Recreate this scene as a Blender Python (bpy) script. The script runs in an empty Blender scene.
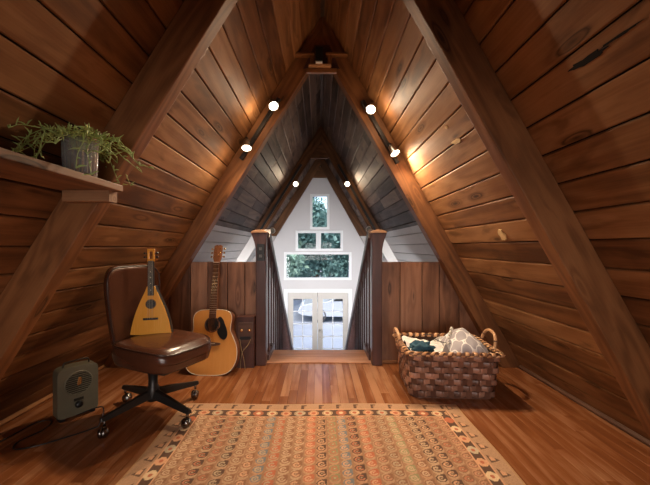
import bpy, math, random
import numpy as np
from mathutils import Vector, Matrix, Euler
random.seed(7)
SC = bpy.context.scene
COL = SC.collection
PI = math.pi
V = Vector

# ------------------------------------------------------------------ materials
class NT:
    def __init__(s, name):
        s.m = bpy.data.materials.new(name); s.m.use_nodes = True
        s.t = s.m.node_tree; s.n = s.t.nodes; s.l = s.t.links
        s.b = s.n['Principled BSDF']; s.out = s.n['Material Output']
    def add(s, typ, **kw):
        n = s.n.new(typ)
        for k, v in kw.items(): setattr(n, k, v)
        return n
    def put(s, sock, v):
        if hasattr(v, 'is_linked') or hasattr(v, 'links'): s.l.new(v, sock)
        else: sock.default_value = v
    def math(s, op, a, b=None, c=None):
        n = s.add('ShaderNodeMath', operation=op)
        s.put(n.inputs[0], a)
        if b is not None: s.put(n.inputs[1], b)
        if c is not None: s.put(n.inputs[2], c)
        return n.outputs[0]
    def vmul(s, a, v):
        n = s.add('ShaderNodeVectorMath', operation='MULTIPLY'); s.put(n.inputs[0], a); n.inputs[1].default_value = v
        return n.outputs[0]
    def noise(s, vec, scale, detail=4, rough=.55, dist=0):
        n = s.add('ShaderNodeTexNoise'); s.put(n.inputs['Vector'], vec)
        n.inputs['Scale'].default_value = scale; n.inputs['Detail'].default_value = detail
        n.inputs['Roughness'].default_value = rough; n.inputs['Distortion'].default_value = dist
        return n.outputs['Fac']
    def ramp(s, fac, stops):
        n = s.add('ShaderNodeValToRGB'); s.put(n.inputs[0], fac)
        e = n.color_ramp.elements
        while len(e) < len(stops): e.new(.5)
        for i, (p, c) in enumerate(stops):
            e[i].position = p
            e[i].color = (c, c, c, 1) if isinstance(c, (int, float)) else (*c, 1)
        return n.outputs[0]
    def mix(s, fac, a, b, mode='MIX'):
        n = s.add('ShaderNodeMix', data_type='RGBA', blend_type=mode)
        s.put(n.inputs[0], fac)
        for i, c in ((6, a), (7, b)):
            s.put(n.inputs[i], (*c, 1) if isinstance(c, tuple) and len(c) == 3 else c)
        return n.outputs[2]
    def attr(s, name, out='Vector'):
        return s.add('ShaderNodeAttribute', attribute_name=name).outputs[out]
    def bump(s, h, strength=.3, dist=.003):
        n = s.add('ShaderNodeBump'); s.put(n.inputs['Height'], h)
        n.inputs['Strength'].default_value = strength; n.inputs['Distance'].default_value = dist
        s.l.new(n.outputs[0], s.b.inputs['Normal'])
    def fin(s, col=None, rough=None, metal=None, spec=None):
        if col is not None: s.put(s.b.inputs['Base Color'], (*col, 1) if isinstance(col, tuple) and len(col) == 3 else col)
        if rough is not None: s.put(s.b.inputs['Roughness'], rough)
        if metal is not None: s.put(s.b.inputs['Metallic'], metal)
        if spec is not None: s.put(s.b.inputs['Specular IOR Level'], spec)
        return s.m

def wood(name, dark, mid, light, rough=.45, vary=.5, knots=True, grain=1.0, paint=None, spec=.5):
    """grain follows the corner attribute gco (x = along the board, metres); rnd = one value per board"""
    t = NT(name)
    g = t.attr('gco'); r = t.attr('rnd', 'Fac')
    big = t.noise(t.vmul(g, (.8, 6, 6)), 1.0, 2, .4, .2)
    vor = t.add('ShaderNodeTexVoronoi', feature='F1')
    t.l.new(t.vmul(g, (2.1, 8.5, 8.5)), vor.inputs['Vector']); vor.inputs['Scale'].default_value = 1
    d = vor.outputs['Distance']
    kn = t.math('SUBTRACT', 1.0, t.math('MULTIPLY', d, 3.0)); kn = t.math('MAXIMUM', kn, 0)
    kn2 = t.math('MULTIPLY', kn, kn)
    phase = t.math('ADD', t.math('MULTIPLY', big, 34 * grain), t.math('MULTIPLY', kn2, 14 if knots else 0))
    ring = t.math('MULTIPLY_ADD', t.math('SINE', phase), .5, .5)
    fine = t.noise(t.vmul(g, (6, 150, 150)), 1.0, 3, .6)
    blot = t.noise(t.vmul(g, (2.2, 3.5, 3.5)), 1.0, 4, .6)
    f = t.math('ADD', t.math('MULTIPLY', ring, .17), t.math('MULTIPLY', fine, .28))
    f = t.math('ADD', f, t.math('MULTIPLY_ADD', blot, .48, .035))
    f = t.math('ADD', f, t.math('MULTIPLY', t.math('SUBTRACT', r, .5), vary * .5))
    col = t.ramp(f, [(.22, dark), (.5, mid), (.78, light)])
    if knots:
        vc = t.add('ShaderNodeSeparateColor'); t.l.new(vor.outputs['Color'], vc.inputs[0])
        has = t.math('GREATER_THAN', vc.outputs[0], .45)
        km = t.ramp(t.math('ADD', d, t.math('MULTIPLY', fine, .05)), [(.07, 1.0), (.13, .35), (.16, .9), (.19, .25), (.30, 0.0)])
        col = t.mix(t.math('MULTIPLY', t.math('MULTIPLY', km, has), .85), col, tuple(c * .22 for c in dark))
        bl = t.ramp(t.noise(t.vmul(g, (2.5, 9, 9)), 1.3, 3, .5, .5), [(.30, .45), (.42, 0.0)])
        col = t.mix(bl, col, tuple(c * .5 for c in dark))
    if paint:
        z, pc = paint
        geo = t.add('ShaderNodeNewGeometry'); sep = t.add('ShaderNodeSeparateXYZ'); t.l.new(geo.outputs['Position'], sep.inputs[0])
        pf = t.math('LESS_THAN', sep.outputs[2], z)
        pcol = t.mix(f, tuple(c * .86 for c in pc), pc)
        col = t.mix(pf, col, pcol)
    t.bump(f, .18, .0015)
    return t.fin(col, t.math('MULTIPLY_ADD', fine, .2, rough - .1), spec=spec)

def plain(name, col, rough=.5, metal=0, noise=.12, nscale=30, bump=0, spec=.5):
    t = NT(name)
    tc = t.add('ShaderNodeTexCoord').outputs['Object']
    n = t.noise(tc, nscale, 4)
    c = t.mix(n, tuple(x * (1 - noise) for x in col), tuple(min(1, x * (1 + noise)) for x in col))
    if bump: t.bump(n, bump, .002)
    return t.fin(c, rough, metal, spec)

def emis(name, col, strength):
    t = NT(name); t.b.inputs['Emission Color'].default_value = (*col, 1); t.b.inputs['Emission Strength'].default_value = strength
    return t.fin(col, .4)

def glass(name, tint=(1, 1, 1), refl=.006, rough=.02):
    t = NT(name); t.n.remove(t.b)
    a = t.add('ShaderNodeBsdfTransparent'); a.inputs[0].default_value = (*tint, 1)
    b = t.add('ShaderNodeBsdfGlossy'); b.inputs['Roughness'].default_value = rough
    m = t.add('ShaderNodeMixShader'); m.inputs[0].default_value = refl
    t.l.new(a.outputs[0], m.inputs[1]); t.l.new(b.outputs[0], m.inputs[2]); t.l.new(m.outputs[0], t.out.inputs[0])
    return t.m

M = {}
M['wall'] = wood('pine_stained', (.105, .043, .018), (.25, .110, .043), (.41, .205, .09), .60, .8, spec=.18)
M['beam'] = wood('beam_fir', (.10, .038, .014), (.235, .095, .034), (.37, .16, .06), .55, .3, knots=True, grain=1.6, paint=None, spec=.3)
M['backlit_beam'] = wood('beam_fir_backlit', (.05, .022, .011), (.13, .058, .026), (.24, .11, .05), .6, .3, spec=.15, paint=(1.22, (.62, .58, .54)))  # far rafters: backlit shade put into a darker fir colour
M['grey'] = wood('pine_grey', (.050, .028, .020), (.135, .085, .064), (.25, .165, .125), .6, 1.1, paint=(1.22, (.66, .63, .61)), spec=.2)  # greyer brown than the loft boards
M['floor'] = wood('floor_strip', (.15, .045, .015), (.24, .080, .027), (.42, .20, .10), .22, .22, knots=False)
M['step'] = wood('landing_board', (.42, .17, .085), (.60, .28, .15), (.72, .38, .22), .35, .3, knots=False)  # light reddish boards; door daylight also put into the raised colour
M['knee'] = wood('knee_board', (.11, .045, .022), (.27, .12, .062), (.42, .21, .12), .5, .8)
M['dark_wood'] = wood('dark_stain', (.035, .013, .010), (.08, .030, .023), (.13, .050, .038), .35, .3, knots=False)
M['shelf'] = wood('shelf_board', (.12, .05, .022), (.27, .125, .055), (.42, .22, .10), .6, .3)
M['cap'] = wood('cap_wood', (.35, .17, .08), (.55, .30, .15), (.70, .42, .24), .4, .3, knots=False)
M['spruce'] = wood('spruce_top', (.60, .24, .058), (.68, .29, .072), (.76, .36, .10), .22, .1, knots=False, grain=.4)
M['maple'] = wood('uke_top', (.80, .34, .038), (.88, .40, .05), (.94, .48, .08), .25, .1, knots=False, grain=.3)
M['mahog'] = wood('guitar_neck', (.12, .04, .02), (.22, .08, .035), (.30, .12, .06), .35, .1, knots=False)
M['rosewood'] = wood('rosewood', (.05, .022, .014), (.10, .045, .028), (.16, .08, .05), .4, .1, knots=False)
M['dark'] = plain('dark_backing', (.02, .009, .006), .9)
M['black'] = plain('black_plastic', (.012, .012, .013), .35)
M['blackmetal'] = plain('black_metal', (.022, .019, .017), .38, .3)
M['chrome'] = plain('chrome', (.24, .22, .20), .25, 1, .05)
M['brass'] = plain('brass', (.80, .55, .26), .25, 1, .05)
M['silver'] = plain('brushed_silver', (.62, .58, .52), .3, 1, .08)
M['white'] = plain('white_wall', (.66, .63, .62), .7, 0, .03, 6)
M['trim'] = plain('white_trim', (.90, .90, .89), .5, 0, .03)
M['doorp'] = plain('door_paint', (.60, .555, .50), .5, 0, .03)
M['glass'] = glass('window_glass')
M['bulb'] = emis('lamp_face', (1.0, .86, .66), 16)
M['cream'] = plain('binding', (.80, .72, .55), .4)
M['lathe'] = plain('pale_wood_scar', (.74, .52, .26), .8, 0, .3, 120, .5)

# ------------------------------------------------------------------ mesh builder
def new_obj(name, me, mat, parent=None):
    o = bpy.data.objects.new(name, me)
    if mat is not None: me.materials.append(mat)
    COL.objects.link(o)
    if parent is not None: o.parent = parent
    return o

class MB:
    def __init__(s): s.v = []; s.f = []; s.g = []; s.r = []; s.sm = []
    def face(s, idx, g, r=.5, smooth=False):
        s.f.append(tuple(idx)); s.g.append(list(g)); s.r.append(r); s.sm.append(smooth)
    def beam(s, a, b, w, h, up=(0, 0, 1), ch=0.0, rnd=None, off=None):
        """board from a to b, width w across, height h along up, chamfered long edges"""
        a = V(a); b = V(b); d = b - a; L = d.length; d.normalize()
        up = V(up); side = d.cross(up).normalized(); up = side.cross(d).normalized()
        rnd = random.random() if rnd is None else rnd
        off = (random.uniform(0, 40), random.uniform(0, 40), random.uniform(0, 9)) if off is None else off
        c = min(ch, w * .45, h * .45)
        if c > 0:
            p = [(-w/2 + c, -h/2), (w/2 - c, -h/2), (w/2, -h/2 + c), (w/2, h/2 - c), (w/2 - c, h/2), (-w/2 + c, h/2), (-w/2, h/2 - c), (-w/2, -h/2 + c)]
        else:
            p = [(-w/2, -h/2), (w/2, -h/2), (w/2, h/2), (-w/2, h/2)]
        n = len(p); i0 = len(s.v)
        for q, l in ((a, 0), (b, L)):
            for x, y in p: s.v.append(q + side * x + up * y)
        gc = [[(l + off[0], x + off[1], y + off[2]) for x, y in p] for l in (0, L)]
        for k in range(n):
            j = (k + 1) % n
            s.face((i0 + k, i0 + j, i0 + n + j, i0 + n + k), (gc[0][k], gc[0][j], gc[1][j], gc[1][k]), rnd)
        s.face([i0 + n - 1 - k for k in range(n)], [gc[0][n - 1 - k] for k in range(n)], rnd)
        s.face([i0 + n + k for k in range(n)], [gc[1][k] for k in range(n)], rnd)
        return s
    def box(s, lo, hi, ch=0.0, axis=0, rnd=None):
        lo = V(lo); hi = V(hi); c = (lo + hi) / 2; sz = hi - lo
        if axis == 0: return s.beam((lo.x, c.y, c.z), (hi.x, c.y, c.z), sz.y, sz.z, (0, 0, 1), ch, rnd)
        if axis == 1: return s.beam((c.x, lo.y, c.z), (c.x, hi.y, c.z), sz.x, sz.z, (0, 0, 1), ch, rnd)
        return s.beam((c.x, c.y, lo.z), (c.x, c.y, hi.z), sz.y, sz.x, (1, 0, 0), ch, rnd)
    def prism(s, pts, d, u=None, rnd=None, smooth=False):
        """closed outline pts (3D, planar) extruded by vector d; grain along u"""
        pts = [V(p) for p in pts]; d = V(d); n = len(pts); i0 = len(s.v)
        u = V(u).normalized() if u is not None else V((1, 0, 0)); w = d.normalized(); vv = w.cross(u)
        rnd = random.random() if rnd is None else rnd
        off = V((random.uniform(0, 40), random.uniform(0, 40), 0))
        gg = lambda p: (p.dot(u) + off.x, p.dot(vv) + off.y, p.dot(w))
        allp = pts + [p + d for p in pts]; s.v += allp
        s.face(list(range(i0 + n - 1, i0 - 1, -1)), [gg(allp[k]) for k in range(n - 1, -1, -1)], rnd)
        s.face(list(range(i0 + n, i0 + 2 * n)), [gg(allp[n + k]) for k in range(n)], rnd)
        for k in range(n):
            j = (k + 1) % n
            s.face((i0 + k, i0 + j, i0 + n + j, i0 + n + k), (gg(allp[k]), gg(allp[j]), gg(allp[n + j]), gg(allp[n + k])), rnd, smooth)
        return s
    def tube(s, pts, rad, n=8, caps=True, rnd=.5, flat=None):
        pts = [V(p) for p in pts]; m = len(pts); i0 = len(s.v)
        rads = rad if isinstance(rad, (list, tuple)) else [rad] * m
        prev = None; L = 0
        gs = []
        for i, p in enumerate(pts):
            t = (pts[min(i + 1, m - 1)] - pts[max(i - 1, 0)]).normalized()
            if prev is None:
                a = V((0, 0, 1)) if abs(t.z) < .9 else V((1, 0, 0)); x = t.cross(a).normalized()
            else: x = (prev - t * prev.dot(t)).normalized()
            prev = x; y = t.cross(x)
            if i: L += (p - pts[i-1]).length
            for k in range(n):
                a = 2 * PI * k / n; s.v.append(p + (x * math.cos(a) + y * math.sin(a)) * rads[i])
                gs.append((L, rads[i] * math.cos(a), rads[i] * math.sin(a)))
        for i in range(m - 1):
            for k in range(n):
                q = [i * n + k, i * n + (k + 1) % n, (i + 1) * n + (k + 1) % n, (i + 1) * n + k]
                s.face([i0 + z for z in q], [gs[z] for z in q], rnd, True)
        if caps:
            s.face([i0 + n - 1 - k for k in range(n)], [gs[n - 1 - k] for k in range(n)], rnd)
            s.face([i0 + (m - 1) * n + k for k in range(n)], [gs[(m - 1) * n + k] for k in range(n)], rnd)
        return s
    def lathe(s, prof, c=(0, 0, 0), ax=(0, 0, 1), n=24, rnd=.5, close=False):
        """prof list of (radius, height) along ax"""
        c = V(c); ax = V(ax).normalized(); a = V((0, 0, 1)) if abs(ax.z) < .9 else V((1, 0, 0))
        x = ax.cross(a).normalized(); y = ax.cross(x); i0 = len(s.v); m = len(prof)
        for r, h in prof:
            for k in range(n):
                t = 2 * PI * k / n; s.v.append(c + ax * h + (x * math.cos(t) + y * math.sin(t)) * max(r, 1e-5))
        for i in range(m - 1):
            for k in range(n):
                q = [i * n + k, i * n + (k + 1) % n, (i + 1) * n + (k + 1) % n, (i + 1) * n + k]
                s.face([i0 + z for z in q], [tuple(s.v[i0 + z]) for z in q], rnd, True)
        return s
    def grid(s, fn, nu, nv, rnd=.5, closeu=False):
        i0 = len(s.v)
        for i in range(nu):
            for j in range(nv): s.v.append(V(fn(i / (nu if closeu else nu - 1), j / (nv - 1))))
        for i in range(nu if closeu else nu - 1):
            for j in range(nv - 1):
                a = (i + 1) % nu
                q = [i * nv + j, a * nv + j, a * nv + j + 1, i * nv + j + 1]
                s.face([i0 + z for z in q], [tuple(s.v[i0 + z]) for z in q], rnd, True)
        return s
    def mesh(s, name):
        me = bpy.data.meshes.new(name); me.from_pydata([tuple(v) for v in s.v], [], s.f)
        g = me.attributes.new('gco', 'FLOAT_VECTOR', 'CORNER')
        flat = np.array([c for f in s.g for c in f], dtype=np.float32).ravel(); g.data.foreach_set('vector', flat)
        r = me.attributes.new('rnd', 'FLOAT', 'FACE'); r.data.foreach_set('value', np.array(s.r, dtype=np.float32))
        me.polygons.foreach_set('use_smooth', np.array(s.sm, dtype=bool)); me.update()
        return me
    def build(s, name, mat, parent=None, bevel=0, subsurf=0, loc=None, segs=2):
        o = new_obj(name, s.mesh(name), mat, parent)
        if bevel:
            b = o.modifiers.new('bevel', 'BEVEL'); b.width = bevel; b.segments = segs; b.limit_method = 'ANGLE'
            b.angle_limit = math.radians(40)
        if subsurf:
            b = o.modifiers.new('sub', 'SUBSURF'); b.levels = b.render_levels = subsurf
        if loc: o.location = loc
        return o

def struct(o): o['kind'] = 'structure'; return o
def tag(o, label, cat, group=None):
    o['label'] = label; o['category'] = cat
    if group: o['group'] = group
    return o
def thing(name, loc, label, cat, group=None, rot=(0, 0, 0)):
    o = bpy.data.objects.new(name, None); COL.objects.link(o); o.empty_display_size = .1
    o.location = loc; o.rotation_euler = rot
    return tag(o, label, cat, group)

# ------------------------------------------------------------------ camera
F = 325.0; PX0, PY0 = 319.0, 247.0
cam = bpy.data.objects.new('camera', bpy.data.cameras.new('camera')); COL.objects.link(cam)
cam.location = (0, 0, 1.0); cam.rotation_euler = (PI / 2, 0, 0)
cam.data.sensor_width = 36; cam.data.lens = 36 * F / 650
cam.data.shift_x = (325 - PX0) / 650; cam.data.shift_y = -(242.5 - PY0) / 650
cam.data.clip_start = .02
SC.camera = cam
def P(px, py, y): return V(((px - PX0) * y / F, y, 1 - (py - PY0) * y / F))

# ------------------------------------------------------------------ the A-frame shell
LX = lambda z: -1.80 + .625 * z
RX = lambda z: 1.68 - .5634 * z
ZA = 2.928; XA = .030
YB, YL, YG = -1.5, 2.80, 6.70        # back wall, loft edge, far gable
ZL = -2.28
def slope_planks(xf, side, y0, y1, z0, z1, name, mat, joints=None, shade=None):
    """boards running along Y on one roof slope; the faces lie in the plane x = xf(z)"""
    mb = MB(); e = (V((xf(1), 0, 1)) - V((xf(0), 0, 0))); nz = e.length; e.normalize()
    n = V((abs(e.z), 0, -abs(e.x))) if side < 0 else V((-abs(e.z), 0, -abs(e.x)))
    pitch = .131 / nz; z = z0
    while z < z1 - .02:
        zt = min(z + pitch, z1); zc = (z + zt) / 2; w = (zt - z) * nz - .006
        cuts = [y0, y1]
        if joints:
            q = y0 + random.uniform(.25, joints)
            while q < y1 - .2: cuts.insert(-1, q); q += joints * random.uniform(.7, 1.3)
        for a, b in zip(cuts[:-1], cuts[1:]):
            c = V((xf(zc), 0, zc)) - n * .010
            th = .020 + random.uniform(-.001, .001)
            mb.beam(c + V((0, a + .0015, 0)), c + V((0, b - .0015, 0)), w, th, n, .0045)
        z = zt
    # backing sheet
    c0 = V((xf(z0), y0, z0)) - n * .03; c1 = V((xf(z1), y0, z1)) - n * .03
    o = struct(mb.build(name, mat))
    bk = MB(); bk.prism([c0, c1, c1 - n * .08, c0 - n * .08], (0, y1 - y0, 0)); bk.build('roof_backing', M['dark'], o)
    return o
slope_planks(LX, -1, YB, YL, 0, ZA - .004, 'wall_left', M['wall'])
slope_planks(RX, 1, YB, YL, 0, ZA - .004, 'wall_right', M['wall'])
slope_planks(LX, -1, YL, YG, ZL, ZA - .004, 'ceiling_left', M['grey'], .8)
slope_planks(RX, 1, YL, YG, ZL, ZA - .004, 'ceiling_right', M['grey'], .8)

nrm_l = V((.848, 0, -.530)); nrm_r = V((-.8712, 0, -.4908))
D = .142; OL = D / .848; OR = D / .8712
def rafter(side, y0, t, n, mat, z0=0.0):
    xf = LX if side < 0 else RX
    if side < 0: inn = lambda z: LX(z) + OL; zi = (XA - OL + 1.80) / .625; u = (.53, 0, .848)
    else: inn = lambda z: RX(z) - OR; zi = (1.68 - OR - XA) / .5634; u = (-.4908, 0, .8712)
    pts = [(xf(z0), y0, z0), (inn(z0), y0, z0), (XA, y0, zi), (XA, y0, ZA)]
    if side > 0: pts = pts[::-1]
    mb = MB(); mb.prism(pts, (0, t, 0), u)
    return struct(mb.build('trim_%d' % n, mat, bevel=.005))
RY = [(1.32, .075, 'beam', 0), (2.69, .10, 'beam', 0), (5.13, .10, 'backlit_beam', ZL), (6.56, .10, 'backlit_beam', ZL)]
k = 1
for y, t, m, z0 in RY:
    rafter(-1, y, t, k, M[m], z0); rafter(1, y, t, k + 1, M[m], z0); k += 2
# collar gussets of the far rafters
def gusset(y, z0, z1, n, mat):
    mb = MB(); i_l = lambda z: LX(z) + OL; i_r = lambda z: RX(z) - OR
    mb.prism([(i_l(z0), y, z0), (i_r(z0), y, z0), (i_r(z1), y, z1), (i_l(z1), y, z1)], (0, .06, 0), (1, 0, 0))
    return struct(mb.build('trim_%d' % n, mat, bevel=.003))
gusset(5.15, 2.41, 2.62, 11, M['backlit_beam']); gusset(6.58, 2.41, 2.62, 12, M['backlit_beam'])
# ridge tie of the rafter pair at the loft edge
tie = thing('ridge_tie', (XA - .02, 2.70, 2.42), 'brown wooden tie boards boxed in under the ridge between the lit rafters', 'beam')
b = MB(); b.box((-.115, -.04, .01), (.135, -.008, .045), .003); b.build('tie_board', M['beam'], tie)
b = MB(); b.box((-.095, -.07, .048), (.085, -.008, .064), .002); b.build('lip_board', M['cap'], tie)
for sx in (-.082, .060):
    b = MB(); b.box((sx, -.05, .064), (sx + .035, -.008, .145), .002, 2); b.build('side_block', M['beam'], tie)
for a, c in ((-.21, -.05), (.045, .23)):
    b = MB(); b.box((a, -.06, .145), (c, -.008, .162), .002); b.build('ledge_board', M['beam'], tie)
b = MB(); b.box((-.21, .0, .055), (.23, .03, .40), .0); 
b = MB(); b.prism([(-.14, -.010, .055), (.16, -.010, .055), (.075, -.010, .25), (-.045, -.010, .25)], (0, -.004, 0)); b.build('back_panel', M['dark_wood'], tie)
can = thing('recessed_spotlight', (XA - .02, 2.640, 2.485), 'small black square spotlight housing at the ridge above the stairwell', 'light')
b = MB(); b.box((-.043, -.03, .012), (.022, .045, .125), .006, 2); b.build('housing', M['black'], can)
b = MB(); b.box((-.036, -.026, .0), (.016, .04, .012), .002, 0); b.build('lens', M['trim'], can)

# ridge board closing the top of both slopes
b = MB(); b.beam((XA, YB, ZA + .02), (XA, YG + .1, ZA + .02), .05, .09, (0, 0, 1), .004); struct(b.build('trim_21', M['grey']))
# floors
b = MB(); x = -1.80
while x < 1.68:
    w = .057; q = YB + random.uniform(-.8, 0)
    while q < 2.85:
        L = random.uniform(.7, 1.6); a, c = max(q, YB), min(q + L, 2.85)
        rv_ = random.random()
        if -.30 < x < .48 and c > 2.3: rv_ = .6 + 2.6 * random.random()      # paler boards before the stair: reflected daylight streaks put into the tone
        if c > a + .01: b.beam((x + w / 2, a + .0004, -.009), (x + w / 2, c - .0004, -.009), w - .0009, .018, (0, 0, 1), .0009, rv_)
        q += L
    x += w
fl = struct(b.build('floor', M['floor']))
b = MB(); b.box((-1.8, YB, -.20), (1.68, 2.84, -.0185)); b.build('subfloor', M['dark'], fl)
b = MB()
for j in range(3): b.box((-.52, 2.851 + j * .10, -.02), (.53, 2.949 + j * .10, .004), .002)
st = struct(b.build('trim_13', M['step']))
# lower storey
b = MB(); b.box((-3.3, YB, ZL - .1), (3.1, YG, ZL), 0, 1); struct(b.build('ground_floor', M['floor']))
b = MB(); b.box((-3.2, 2.70, ZL), (3.0, 2.80, -.21)); struct(b.build('wall_under_loft', M['white']))
# back gable
b = MB(); b.prism([(-1.8, YB, 0), (1.68, YB, 0), (XA, YB, ZA)], (0, -.06, 0), (0, 0, 1)); struct(b.build('wall_back', M['wall']))

# knee walls of vertical boards at the loft edge
def knee(x0, x1, xf, name, ztop=.87):
    b = MB(); x = x0; rr = random.Random(3 if x0 < 0 else 12)
    inw = 1 if xf is LX else -1
    while x < x1 - .01:
        xe = min(x + rr.choice((.15, .17, .19)), x1)
        if x1 - xe < .05: xe = x1
        A, B = x + .003, xe - .003
        # clip the board by the sloping roof line
        def top(xx):
            z = (xx + 1.80) / .625 if xf is LX else (1.68 - xx) / .5634
            return min(ztop, max(z, 0.0))
        pts = [(A, 2.805, 0.001), (B, 2.805, 0.001), (B, 2.805, max(top(B), .002)), (A, 2.805, max(top(A), .002))]
        kk = (ztop * .625 - 1.80) if xf is LX else (1.68 - ztop * .5634)
        if A < kk < B: pts.insert(3, (kk, 2.805, ztop))
        b.prism(pts, (0, .022, 0), (0, 0, 1), rnd=rr.random())
        x = xe
    o = struct(b.build(name, M['knee'], bevel=.002))
    bb = MB()
    if xf is LX: bb.prism([(-1.78, 2.830, 0), (x1, 2.830, 0), (x1, 2.830, ztop), (ztop * .625 - 1.79, 2.830, ztop)], (0, .02, 0), (1, 0, 0))
    else: bb.prism([(x0, 2.830, 0), (1.66, 2.830, 0), (1.67 - ztop * .5634, 2.830, ztop), (x0, 2.830, ztop)], (0, .02, 0), (1, 0, 0))
    bb.build('wall_backing', M['dark'], o)
    return o
knee(-1.79, -.53, LX, 'wall_front_left'); knee(.53, 1.67, RX, 'wall_front_right')
b = MB(); b.box((-1.60, 2.787, 0), (-.55, 2.804, .024), .003); struct(b.build('baseboard_front_left', M['beam']))
b = MB(); b.box((.545, 2.787, 0), (1.50, 2.804, .024), .003); struct(b.build('baseboard_front_right', M['beam']))
b = MB(); b.box((-.55, 2.795, 0), (.55, 2.85, .010), .003); struct(b.build('trim_14', M['step']))
# low strips where the slopes meet the boards of the floor
b = MB(); b.beam((-1.775, YB, .014), (-1.775, 2.68, .014), .02, .026, nrm_l, .003); struct(b.build('baseboard_left', M['beam']))
b = MB(); b.beam((1.656, YB, .014), (1.656, 2.68, .014), .02, .026, nrm_r, .003); struct(b.build('baseboard_right', M['rosewood']))

# ------------------------------------------------------------------ far gable wall with windows and doors
def gx(px): return (px - PX0) * YG / F
def gz(py): return 1 - (py - PY0) * YG / F
holes = [(311.5, 195.5, 328, 228), (297, 232, 317, 249.5), (320, 232, 341.5, 249.5), (285.5, 253.5, 350, 278.5)]
HX = [(gx(a), gx(c), gz(d), gz(bb)) for a, bb, c, d in holes]
dx0, dx1, dzt = gx(287.5), gx(348.5), gz(292.3)
HX.append((dx0, dx1, ZL, dzt))
xs = sorted(set([-3.25, 3.0] + [v for h in HX for v in h[:2]])); zs = sorted(set([ZL, ZA] + [v for h in HX for v in h[2:]]))
b = MB()
def roofx(z): return LX(z), RX(z)
for i in range(len(zs) - 1):
    z0, z1 = zs[i], zs[i + 1]; x = None
    segs = []; run = None
    for j in range(len(xs) - 1):
        cx, cz = (xs[j] + xs[j+1]) / 2, (z0 + z1) / 2
        hole = any(h[0] < cx < h[1] and h[2] < cz < h[3] for h in HX)
        if not hole:
            if run is None: run = [xs[j], xs[j+1]]
            else: run[1] = xs[j+1]
        elif run: segs.append(run); run = None
    if run: segs.append(run)
    for a, c in segs:
        al = [max(a, LX(z)) if a == xs[0] else a for z in (z0, z1)]; cr = [min(c, RX(z)) if c == xs[-1] else c for z in (z0, z1)]
        if i == len(zs) - 2: al[1] = cr[1] = XA
        b.prism([(al[0], YG, z0), (cr[0], YG, z0), (cr[1], YG, z1), (al[1], YG, z1)][:4], (0, .12, 0), (1, 0, 0), rnd=.5)
struct(b.build('wall_far', M['white']))
def frame_mb(x0, x1, z0, z1, w, y0, y1, ch=.003):
    b = MB()
    b.box((x0, y0, z0), (x1, y1, z0 + w), ch, 0); b.box((x0, y0, z1 - w), (x1, y1, z1), ch, 0)
    b.box((x0, y0, z0 + w), (x0 + w, y1, z1 - w), ch, 2); b.box((x1 - w, y0, z0 + w), (x1, y1, z1 - w), ch, 2)
    return b
for n, (x0, x1, z0, z1) in enumerate(HX[:4]):
    w = struct(frame_mb(x0 - .03, x1 + .03, z0 - .03, z1 + .03, .05, YG - .018, YG + .06).build('window_%d' % (n + 1), M['trim']))
    b = MB(); b.box((x0 + .018, YG + .04, z0 + .018), (x1 - .018, YG + .046, z1 - .018)); b.build('pane', M['glass'], w)
struct(frame_mb(dx0 - .07, dx1 + .07, ZL - .07, dzt + .07, .075, YG - .02, YG + .10).build('trim_15', M['trim']))
xm = (dx0 + dx1) / 2 - .01
for n, (x0, x1) in enumerate(((dx0 + .01, xm - .004), (xm + .004, dx1 - .01))):
    zt = dzt - .012; st_, rt = .105, .13
    lx0, lx1, lz0, lz1 = x0 + st_, x1 - st_, ZL + .30, zt - rt
    b = MB(); ya, yb = YG + .02, YG + .065
    b.box((x0, ya, ZL + .01), (lx0, yb, zt), .003, 2); b.box((lx1, ya, ZL + .01), (x1, yb, zt), .003, 2)
    b.box((lx0, ya, lz1), (lx1, yb, zt), .003, 0); b.box((lx0, ya, ZL + .01), (lx1, yb, lz0), .003, 0)
    d = struct(b.build('door_%d' % (n + 1), M['doorp']))
    b = MB(); cx = (lx0 + lx1) / 2
    b.box((cx - .008, ya + .008, lz0), (cx + .008, yb - .008, lz1), .002, 2)
    for q in range(1, 8):
        z = lz1 - q * .258
        if z > lz0 + .05: b.box((lx0, ya + .008, z - .008), (lx1, yb - .008, z + .008), .002, 0)
    b.build('muntins', M['trim'], d)
    b = MB(); b.box((lx0, ya + .02, lz0), (lx1, ya + .026, lz1)); b.build('pane', M['glass'], d)
    if n == 1:
        b = MB(); hz = gz(331); b.lathe([(0, -.055), (.022, -.052), (.026, -.03), (.012, -.02), (.012, 0), (.03, 0), (.03, .006)], (x0 + .05, ya, hz), (0, 1, 0), 16)
        b.build('door_knob', M['silver'], d)
        b = MB(); b.tube([(x0 + .05, ya - .03, hz - .13), (x0 + .10, ya - .035, hz - .135), (x0 + .13, ya - .03, hz - .135)], .009)
        b.lathe([(.026, -.008), (.026, 0)], (x0 + .05, ya, hz - .13), (0, 1, 0), 16); b.build('door_handle', M['silver'], d)

# ------------------------------------------------------------------ stair and railings
stair = thing('staircase', (0, 3.15, 0), 'wooden stairs going down between the two dark railings', 'stairs')
for i in range(11):
    b = MB(); b.box((-.50, i * .27 + .0, -(i + 1) * .19 - .03), (.50, i * .27 + .29, -(i + 1) * .19), .004); b.build('tread', M['step'], stair)
for sx in (-.515, .515):
    b = MB(); s_ = .704
    b.prism([(sx - .02, -.02, -.02), (sx - .02, 3.0, -.02 - s_ * 3.02), (sx - .02, 3.0, -.02 - s_ * 3.02 - .05), (sx - .02, 2.9, -2.27), (sx - .02, 2.6, -2.27), (sx - .02, -.02, -.42)], (.04, 0, 0), (0, .8, -.6))
    b.build('stringer', M['dark_wood'], stair)

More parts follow.
